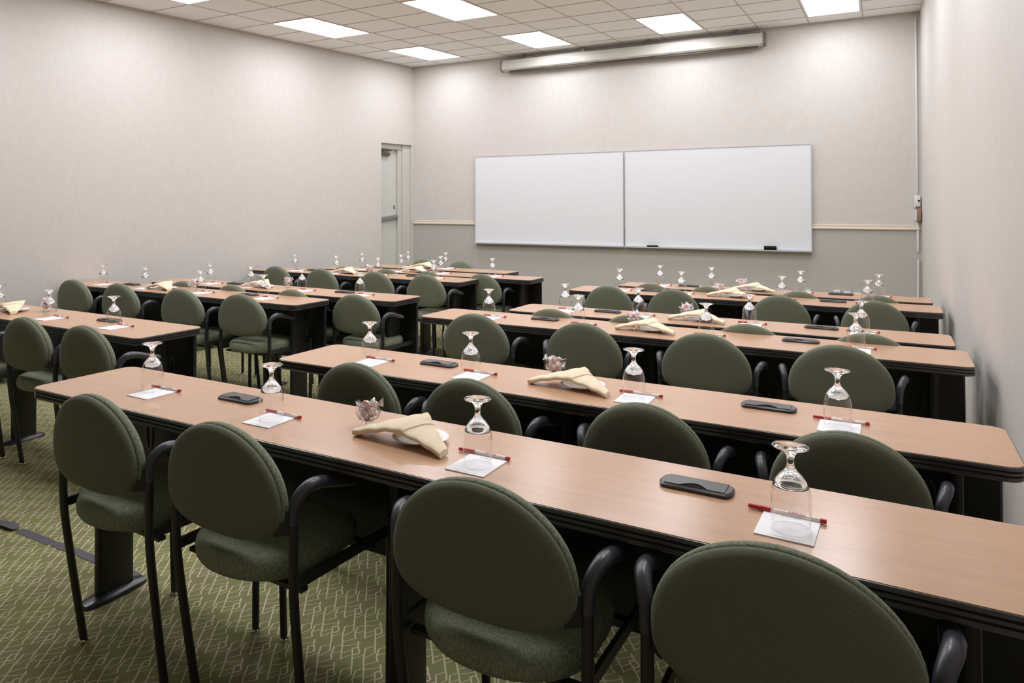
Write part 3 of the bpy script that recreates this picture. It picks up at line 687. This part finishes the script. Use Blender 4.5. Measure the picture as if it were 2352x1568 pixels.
# black power-port covers
def make_cover():
    root = empty('power_port_cover', (0, 0, 0))
    def outl(hx, hy, e): 
        out = []
        for k in range(9): a = -PI / 2 + PI * k / 8; out.append((hx - e + e * math.cos(a), hy * math.sin(a)))
        for k in range(9): a = PI / 2 + PI * k / 8; out.append((-hx + e + e * math.cos(a), hy * math.sin(a)))
        return out
    bm = bmesh.new(); rings(bm, [[(x, y, 0) for x, y in outl(.077, .0335, .014)], [(x, y, .0065) for x, y in outl(.077, .0335, .014)], [(x, y, .0098) for x, y in outl(.0735, .0290, .012)]])
    obj('base', bm, MAT['lid'], root, angle=30)
    bm = bmesh.new(); pts = [(.062, -.0285), (.062, .0275), (-.062, .0275), (-.062, -.0285), (-.030, -.0285)] + [(-.030 + .058 * t, -.0285 + .022 * math.sin(PI * t)) for t in [k / 12 for k in range(1, 12)]] + [(.028, -.0285)]
    prism(bm, pts[::-1], .0099, .0118); obj('lid', bm, MAT['lid'], root, angle=30)
    bm = bmesh.new(); pts = [(-.030, -.0285)] + [(-.030 + .058 * t, -.0285 + .0218 * math.sin(PI * t)) for t in [k / 12 for k in range(1, 12)]] + [(.028, -.0285)]
    prism(bm, pts, .0099, .0102); obj('finger_slot', bm, MAT['dark'], root, smooth=False)
    return root
cov0 = make_cover(); bpy.context.view_layer.update(); kids_snapshot(cov0); fc = [True]
COV = dict(R1=[4.008, 5.40], R2=[4.279, 5.447], R3=[4.184, 5.421], R4=[4.38, 5.473], R5=[4.314, 5.459], R6=[4.468, 5.482], L1=[2.207], L2=[.716, 2.0], L3=[1.373, 2.472], L4=[1.102, 2.24])
for k, xs in COV.items():
    for i, x in enumerate(xs):
        place(cov0, fc, (x, TAB[k][2] + TAB[k][3] * .66, TZ + .0002), random.uniform(-.01, .01), 'flat black power port cover set in %s, %s' % (TN[k], pos_words[len(xs)][i]), 'power port cover', 'black power port covers on the tabletops')

# plates, napkins, candy bowls
def make_plate():
    root = empty('bread_plate', (0, 0, 0)); bm = bmesh.new()
    lathe(bm, [(.030, .0), (.034, .0), (.036, .003), (.056, .008), (.073, .0125), (.0745, .014), (.073, .0148), (.056, .0105), (.036, .006), (.001, .0055)], 48)
    obj('plate_body', bm, MAT['china'], root, angle=60); return root
def make_napkin():
    root = empty('folded_napkin', (0, 0, 0)); 
    # napkin folded to a wide bow: two drooping rolled wings over the plate, raised pleat behind
    NS, NT = 44, 16
    def mid(s):    # centreline height, front edge y, back edge y
        a = abs(s)
        z = max(.036 - .0265 * a ** 1.4, .0095)
        yf = -.046 - .010 * a ** 2 + (.012 * a if s < 0 else -.010 * a)
        yb = yf + .034 + .088 * (1 - a) ** 1.05
        return z, yf, yb
    def shell(s0, s1, lift, cut, thick, diag=0):
        bm = bmesh.new(); rs = []
        for i in range(NS + 1):
            s = s0 + (s1 - s0) * i / NS; ring = []
            for j in range(NT * 2):
                t = 2 * PI * j / (NT * 2)
                u = .5 - .5 * math.cos(t)             # 0 front .. 1 back
                ss = s + diag * u * (i / NS) if diag > 0 else s + diag * (-1) * u * (1 - i / NS) * -1
                ss = max(-1, min(1, ss))
                z, yf, yb = mid(ss); wd = yb - yf; a = abs(ss)
                th = thick * (1 - .15 * a) * math.copysign(abs(math.sin(t)) ** .6, math.sin(t)) * (1 - .45 * u * (1 - a))
                y = yf + wd * u
                zz = z + th + lift * (1 - a) + .010 * u * (1 - a) ** 1.5 * (1.6 if abs(ss - .12) < .1 else 1.0) * 1.0 + .0012 * math.sin(ss * 17 + u * 5)
                if math.sin(t) < 0: zz = max(zz, .0008)
                ring.append((ss * .146, y * 1.2, max(zz, .0006)))
            rs.append(ring)
        rings(bm, rs); return bm
    bm = shell(-1, .14, .0035, 0, .0115, .22)
    b2 = shell(-.05, 1, 0, 0, .0105, 0)
    me = bpy.data.meshes.new('tmp'); b2.to_mesh(me); b2.free(); bm.from_mesh(me); bpy.data.meshes.remove(me)
    obj('cloth', bm, MAT['napkin'], root, angle=70)
    return root
def make_candy_bowl():
    root = empty('candy_bowl', (0, 0, 0)); bm = bmesh.new()
    outer = [(.001, 0), (.018, 0), (.0185, .0025), (.010, .005), (.0075, .010), (.0085, .015), (.018, .020), (.029, .029), (.0345, .040), (.0350, .048), (.0335, .058), (.0337, .062)]
    inner = [(.0324, .062), (.0322, .058), (.0336, .048), (.0331, .040), (.0276, .0305), (.017, .0225), (.001, .0195)]
    lathe(bm, outer + inner, 14); obj('footed_bowl', bm, MAT['glass'], root, angle=12); return root
def make_mint():
    root = empty('peppermint', (0, 0, 0)); bm = bmesh.new()
    lathe(bm, [(.0010, -.0042), (.0065, -.0042), (.0092, -.0030), (.0102, 0), (.0092, .0030), (.0065, .0042), (.0010, .0042)], 20); obj('sweet', bm, MAT['candy'], root, angle=80)
    for s in (-1, 1):
        bm = bmesh.new(); rows = []
        for i in range(4):
            r = .0095 + i * .0048; w = .003 + i * .0036
            rows.append([bm.verts.new((s * r, w * (j / 3 - 1.5 / 3) * 2, .0018 * ((i + j) % 2) * (i > 0) + .001 * i)) for j in range(4)])
        for a, b in zip(rows, rows[1:]):
            for j in range(3): bm.faces.new((a[j], a[j + 1], b[j + 1], b[j]))
        obj('wrapper_end', bm, MAT['cello'], root, smooth=False)['label'] = 'twisted clear wrapper end'
    return root
pl0, nk0, cb0, mt0 = make_plate(), make_napkin(), make_candy_bowl(), make_mint()
bpy.context.view_layer.update()
for o in (pl0, nk0, cb0, mt0): kids_snapshot(o)
f1, f2, f3, f4 = [True], [True], [True], [True]
NB = dict(R1=(4.700, -7.145, 4.529, -7.118), R2=(4.862, -6.375, 4.737, -6.277), R3=(4.765, None, 4.658, None), R4=(4.909, None, 4.813, None), R5=(4.874, None, 4.77, None), R6=(4.947, None, 4.841, None),
          L1=(1.387, None, 1.56, None), L2=(1.188, None, 1.401, None), L3=(1.72, None, 1.904, None), L4=(1.556, None, 1.731, None), L5=(2.042, None, 2.171, None), L6=(1.86, None, None, None))
for k, (nx, ny, bx, by) in NB.items():
    y0, d = TAB[k][2], TAB[k][3]
    if ny is None: ny = y0 + d * .5
    if by is None: by = y0 + d * .74
    yaw = -.03 if k[0] == 'R' else .0
    place(pl0, f1, (nx + .016, ny + .004, TZ + .0002), 0, 'small white plate under the cream napkin on %s' % TN[k], 'plate', 'white plates under the napkins')
    place(nk0, f2, (nx - .012, ny - .012, TZ + .0004), yaw + random.uniform(-.03, .03), 'cream napkin folded over a white plate on %s' % TN[k], 'napkin', 'folded cream napkins')
    if bx is None: continue
    place(cb0, f3, (bx, by, TZ + .0002), random.uniform(0, 1), 'footed cut-glass bowl of peppermints on %s' % TN[k], 'bowl', 'glass candy bowls')
    spots = [(0, 0, .030), (.013, .006, .034), (-.013, .004, .035), (.004, -.015, .036), (.002, .013, .046), (-.012, -.008, .048), (.015, -.006, .049), (.0, .0, .056), (-.014, .008, .062), (.014, .008, .064), (.002, -.012, .068)]
    if k not in ('R1', 'R2', 'R3', 'L1'): spots = spots[3:]
    for q, (dx, dy, dz) in enumerate(spots):
        m = place(mt0, f4, (bx + dx, by + dy, TZ + dz), 0, 'red and white wrapped peppermint in the glass bowl on %s' % TN[k], 'candy', 'peppermints in the bowl on %s' % TN[k])
        m.scale = (1.15,) * 3
        m.rotation_euler = (random.uniform(.3, 1.5), random.uniform(-.6, .6), random.uniform(0, 6.28))
